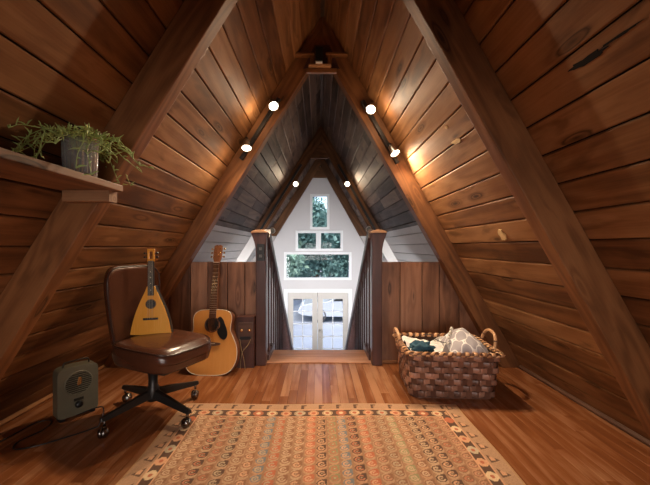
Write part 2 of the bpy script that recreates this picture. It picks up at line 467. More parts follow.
def railing(s, label):
    r = thing('stair_railing', (s * .49, 2.78, 0), label, 'railing', 'dark railings beside the stairwell')
    # newel: square post with a top that flares outward in a curve
    prof = [(0, .042), (.93, .042), (.98, .043), (1.03, .048), (1.07, .056), (1.105, .064), (1.12, .066)]
    b = MB(); i0 = 0; n = 0
    rows = []
    for z, w in prof:
        out = (w - .042) * 1.1
        rows.append([V((-w + out * s * .6, -.045, z)), V((w + out * s * .6, -.045, z)), V((w + out * s * .6, .045, z)), V((-w + out * s * .6, .045, z))])
    for rw in rows: b.v += rw
    for i in range(len(rows) - 1):
        for k in range(4):
            q = [i * 4 + k, i * 4 + (k + 1) % 4, (i + 1) * 4 + (k + 1) % 4, (i + 1) * 4 + k]
            b.face(q, [(b.v[z].z, b.v[z].x + s, b.v[z].y) for z in q], .5)
    m = (len(rows) - 1) * 4
    b.face([m, m + 1, m + 2, m + 3], [(b.v[z].x, b.v[z].y, 0) for z in (m, m + 1, m + 2, m + 3)]); b.face([3, 2, 1, 0], [(0, 0, 0)] * 4)
    nw = b.build('newel_post', M['dark_wood'], r, bevel=.005)
    c = MB(); ox = .0158 * s
    pts = []
    for k in range(13):
        a = PI * k / 12; pts.append((ox + .069 * math.cos(a), -.05, 1.119 + .028 * math.sin(a)))
    c.prism(pts[::-1], (0, .10, 0), (1, 0, 0)); c.build('post_cap', M['cap'], r, bevel=.004)
    # second slim post right behind, then the sloping rail
    y0, z0, y1 = .05, 1.115, 3.05; sl = .715
    b = MB(); b.beam((-.035 * s, y0, z0), (-.035 * s, y1, z0 - sl * (y1 - y0)), .058, .10, (0, 0, 1), .012); b.build('handrail', M['dark_wood'], r)
    b = MB(); b.beam((-.03 * s, .06, .03), (-.03 * s, .42, .03), .05, .05, (0, 0, 1), .004); 
    b.build('shoe_rail', M['dark_wood'], r)
    q = .16; 
    while q < 3.0:
        zt = z0 - sl * (q - y0) - .02
        zb = .05 if q < .42 else -(q - .37) * .704 - .03
        b = MB(); b.box((-.035 * s - .009, q - .009, zb), (-.035 * s + .009, q + .009, zt), .002, 2); b.build('baluster', M['dark_wood'], r)
        q += .16
    b = MB(); zt = z0 - sl * 3.0 + .06; b.box((-.03 * s - .04, 3.03, ZL), (-.03 * s + .04, 3.11, zt), .006, 2); b.build('newel_post', M['dark_wood'], r)
    return r
railing(-1, 'dark stained stair railing left of the stairwell, with a black switch box on its post')
railing(1, 'dark stained stair railing right of the stairwell, next to the wicker basket')
sw = thing('switch_box', (-.487, 2.733, .955), 'small black switch box fixed high on the left stair post', 'switch')
b = MB(); b.box((-.033, -.022, -.07), (.033, .0, .07), .005, 2); b.build('case', M['black'], sw)
for dz in (-.03, .03):
    b = MB(); b.box((-.012, -.030, dz - .012), (.012, -.022, dz + .012), .003, 2); b.build('button', plain('button_grey', (.12, .12, .12)), sw)

# ------------------------------------------------------------------ track lights
def track(side, y, pts, label):
    """black track screwed on the face of a rafter"""
    a, c = V(pts[0]), V(pts[1])
    b = MB(); b.beam(a, c, .034, .03, (0, -1, 0), .004)
    o = b.build('light_track', M['black']); tag(o, label, 'light track'); return o
def rx_mid(side, z): return LX(z) + OL * .5 if side < 0 else RX(z) - OR * .5
YT = 2.674
for side, y, zs_, lab in ((-1, 2.674, (1.72, 2.22), 'black light track on the left rafter nearest the stairwell'),
                     (1, 2.674, (1.69, 2.20), 'black light track on the right rafter nearest the stairwell'),
                     (-1, 5.114, (1.15, 2.30), 'black light track on the far left rafter by the gable windows'),
                     (1, 5.114, (1.15, 2.30), 'black light track on the far right rafter by the gable windows')):
    track(side, y, ((rx_mid(side, zs_[0]), y, zs_[0]), (rx_mid(side, zs_[1]), y, zs_[1])), lab)

def make_head():
    t = thing('track_spotlight', (0, 0, 0), '', 'spotlight')
    b = MB(); b.lathe([(0, .0), (.012, .0), (.012, .028), (0, .028)], (0, 0, 0), (0, 0, 1), 12); b.build('mount', M['black'], t)
    b = MB(); b.lathe([(.0, .022), (.021, .024), (.023, .055), (.024, .062), (.034, .088), (.037, .098), (.034, .100), (.031, .094)], (0, 0, 0), (0, 0, 1), 24)
    b.build('lamp_shade', M['silver'], t)
    b = MB(); b.lathe([(.0325, .0915), (.020, .0935), (.0, .094)], (0, 0, 0), (0, 0, 1), 24); b.build('bulb', M['bulb'], t)
    return t
head0 = make_head(); used = [False]
def lamp(loc, energy, size, blend, d, rad=.03, kind='SPOT', col=(1.0, .77, .52)):
    L = bpy.data.lights.new('lamp', kind); L.energy = energy; L.color = col
    L.shadow_soft_size = rad
    if kind == 'SPOT': L.spot_size = size; L.spot_blend = 1.0
    o = bpy.data.objects.new('lamp', L); COL.objects.link(o); o.location = loc
    o.rotation_euler = V(d).to_track_quat('-Z', 'Y').to_euler(); return o
M['bulb_off'] = plain('lamp_face_off', (.25, .24, .22), .2)
def head(loc, d, label, e, spot=2.3, back=.0, group=None, scale=1.12):
    if not used[0]: o = head0; used[0] = True
    else:
        o = head0.copy(); COL.objects.link(o)
        for ch in head0.children:
            c = ch.copy(); COL.objects.link(c); c.parent = o
            if not e and ch.name.startswith('bulb'): c.data = ch.data.copy(); c.data.materials[0] = M['bulb_off']
    o['label'] = label; o.location = loc; d = V(d).normalized()
    if group: o['group'] = group
    o.rotation_euler = d.to_track_quat('Z', 'Y').to_euler(); o.scale = (scale,) * 3
    if e: lamp(V(loc) + d * .106 * scale, e, spot, .6, d, .03)
    return o
E = 58
grp = 'track spotlights on the rafters'
head((-.392, 2.655, 2.205), (.28, -.58, -.76), 'lit spotlight higher on the left rafter, shining straight at the viewer', E, 2.2, group=grp)
head((-.592, 2.655, 1.89), (.10, -.45, -.95), 'lit spotlight lower on the left rafter, pointing down', E * 1.1, 2.2, group=grp)
head((.443, 2.655, 2.175), (-.28, -.60, -.74), 'brightest lit spotlight higher on the right rafter, shining at the viewer', E * 1.15, 2.2, group=grp)
head((.575, 2.655, 1.84), (.35, -.45, -.85), 'lit spotlight lower on the right rafter, tilted toward the right slope', E * 1.15, 2.2, group=grp)
head((-.365, 5.09, 2.01), (.05, -.8, -.35), 'small lit spotlight on the far left rafter beyond the stairwell', 10, 2.5, group=grp)
head((.435, 5.09, 2.01), (.0, -.8, -.35), 'small lit spotlight on the far right rafter beyond the stairwell', 10, 2.5, group=grp)
head((.845, 5.09, 1.235), (-.5, -.5, .25), 'dark track spotlight low on the far right rafter above the right stair post', 0, group=grp, scale=1.3)
head((-.80, 5.09, 1.23), (.5, -.5, .15), 'dark track spotlight low on the far left rafter above the left stair post', 0, group=grp, scale=1.3)
# spill leaving the open backs of the reflectors and washing the boards beside them
for p, e in (((-.44, 2.46, 2.00), 1.25), ((-.63, 2.46, 1.67), .8), ((.46, 2.45, 2.00), 2.1), ((.64, 2.47, 1.66), 1.1), ((.50, 4.90, 1.85), 1.2), ((-.42, 4.90, 1.88), .2)):
    lamp(p, e, 0, 0, (0, 0, -1), .03, 'POINT', (1.0, .72, .44))

# ------------------------------------------------------------------ curve helpers
def catmull(pts, n=6, closed=False):
    pts = [V(p) for p in pts]; out = []; m = len(pts)
    rng = range(m if closed else m - 1)
    for i in rng:
        g = (lambda k: pts[k % m]) if closed else (lambda k: pts[min(max(k, 0), m - 1)])
        a, b_, c, d = g(i - 1), g(i), g(i + 1), g(i + 2)
        for j in range(n):
            t = j / n
            out.append(.5 * ((2 * b_) + (c - a) * t + (2 * a - 5 * b_ + 4 * c - d) * t * t + (3 * b_ - a - 3 * c + d) * t ** 3))
    if not closed: out.append(pts[-1])
    return out
def outline(half, n=5):
    """half outline (x, z) from the bottom centre to the top centre -> closed 3D outline in the XZ plane"""
    h = catmull([(x, 0, z) for x, z in half], n)
    l = [V((-p.x, 0, p.z)) for p in h[1:-1]][::-1]
    return h + l
def shift(pts, d): return [p + V(d) for p in pts]

# ------------------------------------------------------------------ acoustic guitar
g = thing('acoustic_guitar', (-.858, 2.525, .004), 'acoustic guitar with an orange top and black pickguard leaning on the low board wall', 'guitar', rot=(math.radians(-13.5), math.radians(-1.2), math.radians(-4)))
g.scale = (1.035, 1, 1.03)
half = [(0, 0), (.09, .004), (.155, .028), (.195, .085), (.207, .15), (.198, .215), (.172, .272), (.150, .318), (.146, .345), (.150, .385), (.152, .42), (.140, .455), (.105, .478), (.05, .485), (0, .486)]
ol = outline(half)
b = MB(); b.prism(shift(ol, (0, .008, 0)), (0, .095, 0), (0, 0, 1), .5, True); b.build('body', M['mahog'], g, bevel=.004)
b = MB(); b.prism(ol, (0, .008, 0), (0, 0, 1), .5); b.build('soundboard', M['spruce'], g, bevel=.002)
b = MB(); ring = [V((p.x * 1.006, .0005, .243 + (p.z - .243) * 1.006)) for p in ol]; ring.append(ring[0]); b.tube(ring, .0024, 6, False); b.build('binding', M['cream'], g)
hz = .372
b = MB(); b.lathe([(.050, .0), (.0, .0)], (0, -.0008, hz), (0, -1, 0), 32); b.build('sound_hole', M['black'], g)
b = MB(); b.lathe([(.050, -.001), (.051, .0012), (.060, .0012), (.061, -.001)], (0, 0, hz), (0, -1, 0), 40); b.build('rosette', M['rosewood'], g)
pg = catmull([(.040, -.0005, .418), (.062, -.0005, .432), (.086, -.0005, .41), (.104, -.0005, .37), (.122, -.0005, .325), (.125, -.0005, .285), (.105, -.0005, .258), (.075, -.0005, .268), (.048, -.0005, .305), (.044, -.0005, .328), (.060, -.0005, .350), (.063, -.0005, .378), (.052, -.0005, .403)], 4, True)
b = MB(); b.prism(pg, (0, -.0018, 0)); b.build('pickguard', M['black'], g)
b = MB(); br = catmull([(-.078, 0, .228), (-.06, 0, .236), (0, 0, .240), (.06, 0, .236), (.078, 0, .228), (.06, 0, .216), (0, 0, .210), (-.06, 0, .216)], 4, True); b.prism(br, (0, -.009, 0)); b.build('bridge', M['rosewood'], g, bevel=.002)
b = MB(); b.box((-.037, -.013, .227), (.037, -.009, .231), .001); b.build('saddle', M['cream'], g)
b = MB(); b.prism([(-.028, .002, .40), (.028, .002, .40), (.0225, .002, .868), (-.0225, .002, .868)], (0, .018, 0), (0, 0, 1)); b.build('neck', M['mahog'], g, bevel=.006)
b = MB(); b.prism([(-.028, -.006, .425), (.028, -.006, .425), (.0220, -.006, .862), (-.0220, -.006, .862)], (0, .008, 0), (0, 0, 1)); fb = b.build('fretboard', M['rosewood'], g, bevel=.001)
z = .862; L = .655
for i in range(18):
    b = MB()
    L *= .9439; zz = .227 + L
    if zz < .43: break
    w = .022 + (.862 - zz) / .437 * .006; b.box((-w, -.0080, zz - .0012), (w, -.0058, zz + .0012)); b.build('fret', M['silver'], fb)
b = MB(); b.box((-.0225, -.010, .862), (.0225, .004, .868), .001); b.build('nut', M['cream'], g)
hd = [V((x, y, z)) for x, y, z in [(-.024, .0, .868), (.024, .0, .868), (.036, .006, .905), (.034, .018, 1.01), (.012, .019, 1.018), (0, .019, 1.012), (-.012, .019, 1.018), (-.034, .018, 1.01), (-.036, .006, .905)]]
b = MB(); b.prism(hd, (0, .014, 0), (0, 0, 1)); hd_o = b.build('headstock', M['mahog'], g, bevel=.002)
for sx in (-1, 1):
    for i in range(3):
        z = .915 + i * .034; y = .004 + i * .004
        b = MB(); b.tube([(sx * .02, y - .006, z), (sx * .02, y + .01, z)], .0045, 8); b.tube([(sx * .030, y + .012, z), (sx * .048, y + .012, z)], .003, 8)
        b.lathe([(0, 0), (.008, .001), (.009, .006), (.007, .012), (0, .013)], (sx * .046, y + .012, z), (sx, 0, 0), 10); b.build('tuning_peg', M['brass'], hd_o)
b = MB()
for i in range(6):
    x = (i - 2.5); b.tube([(x * .0102, -.0135, .229), (x * .0070, -.0105, .865), (x * .0075, -.003, .915 + (i % 3) * .034)], .0007 if i > 2 else .001, 5)
b.build('strings', M['brass'], g)

# ------------------------------------------------------------------ office chair
M['leather'] = plain('brown_leather', (.075, .027, .014), .24, 0, .25, 14, .12)
M['leather2'] = plain('dark_leather_edge', (.035, .014, .009), .28, 0, .2, 20, .1)
ch = thing('office_chair', (-.985, 1.93, .012), 'brown leather swivel chair without arms on a four-legged caster base', 'chair')
cz = -.012
caster_xy = [(-1.135, 1.71), (-1.255, 2.10), (-.82, 2.165), (-.72, 1.79)]
for cx, cy in caster_xy:
    lx, ly = cx + .985, cy - 1.93; d = V((lx, ly, 0)); L = d.length; d.normalize(); sdv = V((-d.y, d.x, 0))
    b = MB(); rows = []
    for t_, w_, zt, zb in ((0.02, .025, .148, .100), (L * .5, .021, .126, .088), (L - .02, .016, .100, .072), (L + .015, .015, .094, .072)):
        c = d * t_; rows.append([c - sdv * w_ + V((0, 0, zb)), c + sdv * w_ + V((0, 0, zb)), c + sdv * w_ * .55 + V((0, 0, zt)), c - sdv * w_ * .55 + V((0, 0, zt))])
    for rw in rows: b.v += rw
    for i in range(3):
        for k in range(4):
            q = [i * 4 + k, i * 4 + (k + 1) % 4, (i + 1) * 4 + (k + 1) % 4, (i + 1) * 4 + k]; b.face(q, [tuple(b.v[z]) for z in q])
    b.face([3, 2, 1, 0], [(0, 0, 0)] * 4); b.face([12, 13, 14, 15], [(0, 0, 0)] * 4)
    lg = b.build('leg', M['blackmetal'], ch, bevel=.004)
    b = MB(); c = d * (L - .005); b.tube([c + V((0, 0, .045)), c + V((0, 0, .08))], .008, 10)
    o_ = V((math.cos(cx * 40), math.sin(cx * 40), 0)); wc = c + o_ * .012; ax = V((-o_.y, o_.x, 0))
    for sg in (-1, 1):
        b.lathe([(0, 0.0), (.026, .0), (.028, .005), (.026, .013), (.018, .020), (0, .023)], wc + V((0, 0, .016)) + ax * sg * .002, ax * sg, 18)
    b.build('caster', M['chrome'], lg)
b = MB(); b.lathe([(0, .08), (.032, .082), (.036, .10), (.035, .15), (.028, .168), (.026, .172), (.026, .25), (.022, .25), (.022, .30), (0, .30)], (0, 0, 0), (0, 0, 1), 24); b.build('column', M['blackmetal'], ch)
# seat assembly, turned slightly
seat_yaw = math.radians(-27)
ca, sa = math.cos(seat_yaw), math.sin(seat_yaw)
def sp(x, y, z):        # x forward, y to the chair's left, measured from the seat centre
    ox, oy = .075, -.02
    return V((ox + x * ca - y * sa, oy + x * sa + y * ca, z + cz))
def sq(a, p): return math.copysign(abs(math.cos(a)) ** p, math.cos(a)), math.copysign(abs(math.sin(a)) ** p, math.sin(a))
def cushion(z0, z1, hx, hy, crown, inset=.0):
    def fn(u, v):
        a = 2 * PI * u; c, s_ = sq(a, .42)
        # v 0..1: from bottom centre, round the side, to top centre
        prof = [(0, z0), (.80, z0), (.94, z0 + .012), (.985, z0 + .05), (1.0, z1 - .045), (.985, z1 - .020), (.95, z1 - .006), (.84, z1 + crown * .5), (.5, z1 + crown * .85), (0, z1 + crown)]
        q = v * (len(prof) - 1); i = min(int(q), len(prof) - 2); f = q - i
        r = prof[i][0] * (1 - f) + prof[i+1][0] * f; z = prof[i][1] * (1 - f) + prof[i+1][1] * f
        X = c * hx * r; Y = s_ * hy * r
        Y *= 1 - .10 * max(0, X / hx) ** 2 + 0
        z -= .022 * max(0, (X / hx - .45) / .55) ** 2 * (1 if z > z0 + .06 else .2)      # waterfall front
        return sp(X, Y, z)
    return fn
b = MB(); b.grid(cushion(.332, .455, .236, .212, .018), 48, 28, .5, True); b.build('seat', M['leather'], ch)
b = MB(); b.tube([cushion(.332, .455, .238, .214, .018)(u / 48, 6 / 9) for u in range(49)], .0055, 6, False); b.build('piping', M['leather2'], ch)
b = MB(); b.prism([sp(x, y, .285) for x, y in ((-.11, -.09), (.10, -.08), (.10, .08), (-.11, .09))], (0, 0, .049)); b.build('seat_pan', M['blackmetal'], ch, bevel=.006)
# backrest
def back(front, inset=0, zb=.305, zt=.890):
    def fn(u, v):
        a = 2 * PI * u; c, s_ = sq(a, .40)
        prof = [(0, 0), (.6, 0), (.93, .03), (1.0, .3), (1.0, .7), (.95, .95), (.6, 1.0), (0, 1.06)]
        q = v * (len(prof) - 1); i = min(int(q), len(prof) - 2); f = q - i
        r = prof[i][0] * (1 - f) + prof[i+1][0] * f; dpt = prof[i][1] * (1 - f) + prof[i+1][1] * f
        zc, hz_ = (zb + zt) / 2, (zt - zb) / 2
        zz = zc + s_ * hz_ * r; t_ = (zz - zb) / (zt - zb)
        hw = .182 - .062 * (1 - t_) ** 1.3
        yy = c * hw * r
        lean = -.222 - .045 * t_ + .035 * (yy / .18) ** 2 - .012 * math.sin(PI * t_)
        return sp(lean - .045 + .055 * dpt, yy - .022, zz)
    return fn
b = MB(); b.grid(back(True), 48, 24, .5, True); b.build('backrest', M['leather'], ch)
b = MB(); b.tube([back(True)(u / 64, 4.6 / 7) for u in range(65)], .006, 6, False); b.build('piping', M['leather2'], ch)
b = MB(); b.beam(sp(-.15, 0, .295), sp(-.285, 0, .295), .05, .012); b.beam(sp(-.280, 0, .29), sp(-.285, 0, .50), .05, .012, (1, 0, 0)); b.build('back_bracket', M['blackmetal'], ch, bevel=.002)

# ------------------------------------------------------------------ triangular ukulele standing on the seat
u = thing('ukulele', (-1.027, 1.985, .466), 'small triangular yellow ukulele standing on the chair seat against its backrest', 'ukulele', rot=(math.radians(-3), math.radians(-1), math.radians(10)))
u.scale = (.94, 1, .90)
half = [(0, 0), (.06, .0), (.118, .004), (.123, .012), (.112, .075), (.092, .150), (.064, .225), (.036, .290), (.022, .325), (.0, .328)]
ol = outline(half)
b = MB(); b.prism(shift(ol, (0, .004, 0)), (0, .052, 0), (0, 0, 1), .5, True); b.build('body', M['black'], u, bevel=.008)
b = MB(); b.prism(ol, (0, .0045, 0), (0, 0, 1), .5); b.build('soundboard', M['maple'], u, bevel=.001)
b = MB(); b.lathe([(.029, 0), (0, 0)], (0, -.0008, .205), (0, -1, 0), 28); b.build('sound_hole', M['black'], u)
b = MB(); b.lathe([(.029, -.001), (.030, .001), (.0325, .001), (.0335, -.001)], (0, 0, .205), (0, -1, 0), 28); b.build('rosette', M['rosewood'], u)
b = MB(); b.box((-.045, -.008, .098), (.045, 0, .112), .002); b.build('bridge', M['black'], u)
b = MB(); b.prism([(-.019, -.006, .262), (.019, -.006, .262), (.017, -.006, .50), (-.017, -.006, .50)], (0, .022, 0), (0, 0, 1)); b.build('neck', M['black'], u, bevel=.003)
for z in (.30, .345, .385, .425):
    b = MB(); b.lathe([(.003, 0), (0, .0)], (0, -.0066, z), (0, -1, 0), 10); b.build('fret_dot', M['cream'], u)
b = MB()   # open headstock, a frame with a slot
for lo, hi in (((-.022, -.002, .50), (-.011, .012, .575)), ((.011, -.002, .50), (.022, .012, .575)), ((-.022, -.002, .563), (.022, .012, .582)), ((-.022, -.002, .495), (.022, .012, .512))): b.box(lo, hi, .002, 2)
hs = b.build('headstock', M['maple'], u)
for sx in (-1, 1):
    for z in (.525, .552):
        b = MB(); b.tube([(sx * .02, .005, z), (sx * .036, .005, z)], .0025, 8); b.lathe([(0, 0), (.007, .001), (.006, .010), (0, .011)], (sx * .034, .005, z), (sx, 0, 0), 10); b.build('tuning_peg', M['black'], hs)
b = MB()
for i in range(4): b.tube([((i - 1.5) * .010, -.0088, .105), ((i - 1.5) * .0075, -.0080, .50)], .0006, 5)
b.build('strings', M['cream'], u)

# ------------------------------------------------------------------ little fan heater
M['heater'] = plain('olive_enamel', (.165, .15, .10), .42, .1, .18, 18, .05)
M['grille'] = plain('grille_dark', (.045, .038, .028), .45, .5)
h = thing('fan_heater', (-1.412, 1.91, .012), 'old olive grey metal fan heater with a round slatted grille on the floor left', 'heater', rot=(0, 0, math.radians(54)))
hw, hh, hd_ = .101, .288, .082
rr = catmull([(-hw, 0, .03), (-hw, 0, .15), (-hw, 0, hh - .035), (-hw + .012, 0, hh - .008), (-hw + .04, 0, hh), (0, 0, hh + .003), (hw - .04, 0, hh), (hw - .012, 0, hh - .008), (hw, 0, hh - .035), (hw, 0, .15), (hw, 0, .03), (hw - .008, 0, .012), (hw - .03, 0, .005), (0, 0, .005), (-hw + .03, 0, .005), (-hw + .008, 0, .012)], 4, True)
b = MB(); b.prism(rr[::-1], (0, hd_, 0)); b.build('case', M['heater'], h, bevel=.008, segs=3)
gc = (0, .0, .190)
b = MB(); b.lathe([(.066, 0), (.0, .0)], (0, -.0006, gc[2]), (0, -1, 0), 32); gb = b.build('grille', M['grille'], h)
b = MB()
for i in range(11):
    z = -.058 + i * .0116; w = math.sqrt(.066 ** 2 - z * z); b.beam((-w, -.003, gc[2] + z), (w, -.003, gc[2] + z), .003, .006, (0, -.5, .8), .0008)
b.build('slats', M['heater'], gb)
b = MB(); b.lathe([(.064, -.001), (.0645, .005), (.070, .005), (.072, -.001)], (0, 0, gc[2]), (0, -1, 0), 36); b.build('grille_ring', M['heater'], gb)
b = MB(); b.prism(catmull([(-.010, -.006, .185), (-.006, -.006, .218), (.0, -.006, .228), (.010, -.006, .222), (.012, -.006, .190), (.0, -.006, .178)], 4, True)[::-1], (0, -.004, 0)); b.build('badge', M['brass'], gb, bevel=.001)
b = MB(); b.box((-.024, -.003, .088), (.024, .001, .104), .001); b.build('plate', M['grille'], h)
b = MB(); b.lathe([(0, .020), (.014, .020), (.018, .014), (.020, 0)], (0, 0, .066), (0, -1, 0), 20); b.build('knob', M['black'], h)
b = MB(); b.tube(catmull([(-.065, .04, hh - .004), (-.062, .04, hh + .018), (-.045, .04, hh + .026), (.045, .04, hh + .026), (.062, .04, hh + .018), (.065, .04, hh - .004)], 5), .0045, 8); b.build('carry_handle', M['grille'], h)
for fx in (-.075, .075):
    b = MB(); b.box((fx - .012, .008, -.012), (fx + .012, .074, .008), .003); b.build('foot', M['black'], h)
b = MB(); cd = [P(93, 391, 1.86), P(99, 388, 1.84), (-1.22, 1.83, .10), (-1.215, 1.80, .02), (-1.24, 1.78, .006), (-1.33, 1.69, .006), (-1.42, 1.62, .006), (-1.50, 1.60, .006), (-1.535, 1.66, .006), (-1.50, 1.77, .006), (-1.53, 1.86, .006), (-1.60, 1.84, .006), (-1.62, 1.72, .006), (-1.64, 1.60, .006), (-1.70, 1.5, .006)]
b.tube(catmull([V((-1.352, 1.812, .062))] + cd[2:], 7), .0032, 7)
tag(b.build('power_cord', M['black']), 'thin black cord looping over the floor around the olive fan heater', 'cord')

# ------------------------------------------------------------------ small dark box with two knobs beside the left post
bx = thing('wooden_box', (-.607, 2.688, .0), 'dark brown box with two shiny knobs on the floor between guitar and left stair post', 'box')
b = MB(); b.box((-.078, -.0, .0), (.072, .096, .42), .004, 2); b.build('case', M['dark_wood'], bx)
b = MB(); b.box((-.060, -.006, .20), (.062, .0, .375), .003, 0); b.build('face_plate', M['rosewood'], bx)
for kx in (-.030, .034):
    b = MB(); b.lathe([(0, .016), (.010, .016), (.012, .012), (.014, 0)], (kx, -.006, .315), (0, -1, 0), 18); b.build('knob', M['brass'], bx)
b = MB(); b.box((-.045, -.009, .235), (.045, -.006, .262), .001); b.build('slot', M['black'], bx)
M['cordy'] = plain('tan_cord', (.30, .20, .10), .6)
b = MB(); b.tube(catmull([(.045, -.012, .24), (.02, -.02, .19), (-.02, -.024, .14), (-.035, -.02, .07), (-.04, -.02, .0)], 5), .003, 6); b.tube(catmull([(-.045, -.012, .24), (-.03, -.022, .16), (-.01, -.02, .08), (.0, -.02, .0)], 5), .003, 6)
b.build('wire', M['cordy'], bx)

# ------------------------------------------------------------------ wicker basket
def wick(name, dark, light):
    t = NT(name); r = t.attr('rnd', 'Fac'); gq = t.attr('gco')
    n = t.noise(t.vmul(gq, (60, 60, 60)), 1, 3); n2 = t.noise(t.add('ShaderNodeTexCoord').outputs['Object'], 90, 3)
    f = t.math('ADD', t.math('MULTIPLY', r, .6), t.math('MULTIPLY', n2, .4))
    t.bump(n2, .15, .001)
    return t.fin(t.ramp(f, [(.2, dark), (.85, light)]), .38)
M['weave'] = wick('splint_brown', (.10, .045, .03), (.44, .225, .15))
M['stake'] = wick('stake_brown', (.07, .028, .018), (.21, .095, .060))
M['wrap'] = wick('rim_wrap', (.45, .22, .10), (.85, .50, .27))
M['light_stop'] = plain('basket_inside', (.05, .022, .012), .8)
bk = thing('wicker_basket', (.895, 2.345, .0), 'brown woven splint basket with two hoop handles holding blankets', 'basket', rot=(0, 0, math.radians(-3)))
BH = .305
def per(u, z, off=0.0):
    """point on the rounded rectangular wall; u in 0..1 round the basket"""
    k = z / BH; hx = .272 + .028 * k + off; hy = .205 + .035 * k + off; r = .05
    ex, ey = hx - r, hy - r
    segs = [(2 * ey, 's'), (PI / 2 * r, 'c'), (2 * ex, 's'), (PI / 2 * r, 'c')] * 2; T = sum(s[0] for s in segs)
    d = u % 1.0 * T; c = [(hx, -ey, 0), (ex, ey, 0), (ex, hy, 1), (-ex, ey, 1), (-hx, ey, 2), (-ex, -ey, 2), (-ex, -hy, 3), (ex, -ey, 3)]
    for i, (L, kd) in enumerate(segs):
        if d <= L or i == 7:
            a = (i // 2) * PI / 2; x, y, _ = c[i]
            if kd == 's':
                return V((x - math.sin(a) * d, y + math.cos(a) * d, z)), V((math.cos(a), math.sin(a), 0))
            q = a + min(d, L) / r; n = V((math.cos(q), math.sin(q), 0)); return V((x, y, z)) + n * r, n
        d -= L
NS, NR = 32, 7
b = MB()
for row in range(NR):
    zc = .012 + (row + .5) * (BH - .02) / NR; hgt = (BH - .02) / NR * .90
    for s_ in range(NS):
        rv = random.random(); u0 = s_ / NS; st = 6; i0 = len(b.v)
        for j in range(st + 1):
            uu = u0 + j / st / NS
            amp = .0075 * math.cos(PI * (uu * NS) + row * PI + .0) 
            p, n = per(uu - .5 / NS, zc); hh_ = hgt / 2 * (.94 + .06 * abs(math.cos(PI * uu * NS)))
            for dz, o_ in ((-1, -.001), (-.8, .0012), (.8, .0012), (1, -.001)): b.v.append(p + n * (amp + o_) + V((0, 0, dz * hh_)))
        # colour the over-strand as one splint: the tint changes at the crossings
        for j in range(st):
            for k in range(3):
                q = [i0 + j * 4 + k, i0 + (j + 1) * 4 + k, i0 + (j + 1) * 4 + k + 1, i0 + j * 4 + k + 1]; b.face(q, [tuple(b.v[z]) for z in q], rv, True)
wo = b.build('weave', M['weave'], bk); sm = wo.modifiers.new('solid', 'SOLIDIFY'); sm.thickness = .0018; sm.offset = 0
b = MB()
for s_ in range(NS):
    p0, n0 = per(s_ / NS + .5 / NS, .004); p1, n1 = per(s_ / NS + .5 / NS, BH)
    tt = V((-n0.y, n0.x, 0)); b.beam(p0, p1, .034, .003, n0, .001)
b.build('stakes', M['stake'], bk)
b = MB(); b.grid(lambda u_, v_: per(u_, .006 + v_ * (BH - .01), -.013)[0], 64, 2, .5, True); 
b.prism([per(k / 40, .006, -.014)[0] for k in range(26)], (0, 0, .004)); b.build('light_stop', M['light_stop'], bk)  # dark inner shell added to keep light from passing the weave
b = MB(); b.prism([per(k / 40, .0, -.004)[0] for k in range(40)], (0, 0, .008)); b.build('base', M['stake'], bk)
for o_ in (.010, -.010):
    b = MB(); b.tube([per(k / 96, BH - .004, o_)[0] for k in range(97)], .0075, 6, False); b.build('rim_hoop', M['stake'], bk)
b = MB()
for k in range(40):
    uu = k / 40; pts = []
    for j in range(9):
        a = 2 * PI * j / 8; p, n = per(uu + .014 * (j / 8), BH - .004, .021 * math.cos(a)); p.z += .017 * math.sin(a); pts.append(p)
    n0 = per(uu, BH)[1]; t_ = V((-n0.y, n0.x, 0)); i0 = len(b.v); rv = random.random()
    for p in pts: b.v += [p - t_ * .0125, p + t_ * .0125]
    for j in range(8):
        q = [i0 + 2 * j, i0 + 2 * j + 1, i0 + 2 * j + 3, i0 + 2 * j + 2]; b.face(q, [tuple(b.v[z]) for z in q], rv, True)
wo = b.build('rim_lashing', M['wrap'], bk); sm = wo.modifiers.new('solid', 'SOLIDIFY'); sm.thickness = .002
for sx in (-1, 1):
    X = sx * .308; b = MB(); pts = catmull([(X, -.10, BH - .05), (X + sx * .006, -.103, BH), (X + sx * .02, -.085, BH + .06), (X + sx * .026, -.035, BH + .093), (X + sx * .026, .035, BH + .093), (X + sx * .02, .085, BH + .06), (X + sx * .006, .103, BH), (X, .10, BH - .05)], 6)
    b.tube(pts, .0105, 10); hn = b.build('handle', M['wrap'], bk)
    for k in (2, 6, 10, 30, 34, 38):
        p = pts[k]; q = pts[k + 1]; b = MB(); b.tube([p, p + (q - p) * .7], .0135, 10); b.build('binding', M['stake'], hn)

# things in the basket (placed in its frame through the same turn)
Rz = Matrix.Rotation(math.radians(-3), 4, 'Z')
def bw(p): return Rz @ V(p) + V((.895, 2.345, 0))
from mathutils import noise as mn
M['linen'] = plain('white_linen', (.84, .81, .79), .85, 0, .05, 40, .15)
def lin(u_, v_):
    p, n = per(u_, .25, -.03)
    c = V((0, 0, .25)); q = c.lerp(p, v_)
    q.z = .262 + .035 * (1 - v_ ** 2) + .030 * mn.noise(V((q.x * 11, q.y * 13, 1))) + .016 * mn.noise(V((q.x * 27, q.y * 31, 5))) - .012 * v_
    if q.x < -.12: q.z += .055 * min(1, (-.12 - q.x) / .10) * max(0, v_ - .2)
    return bw(q)
b = MB(); b.grid(lin, 72, 26, .5, True); b.grid(lambda u_, v_: bw(V((0, 0, .20 + 0 * v_)).lerp(per(u_, .21, -.035)[0], v_)), 40, 6, .5, True)
tag(b.build('blanket', M['linen']), 'rumpled white cloth filling the left side of the wicker basket', 'blanket')
M['teal'] = plain('teal_knit', (.03, .09, .13), .9, 0, .35, 90, .5)
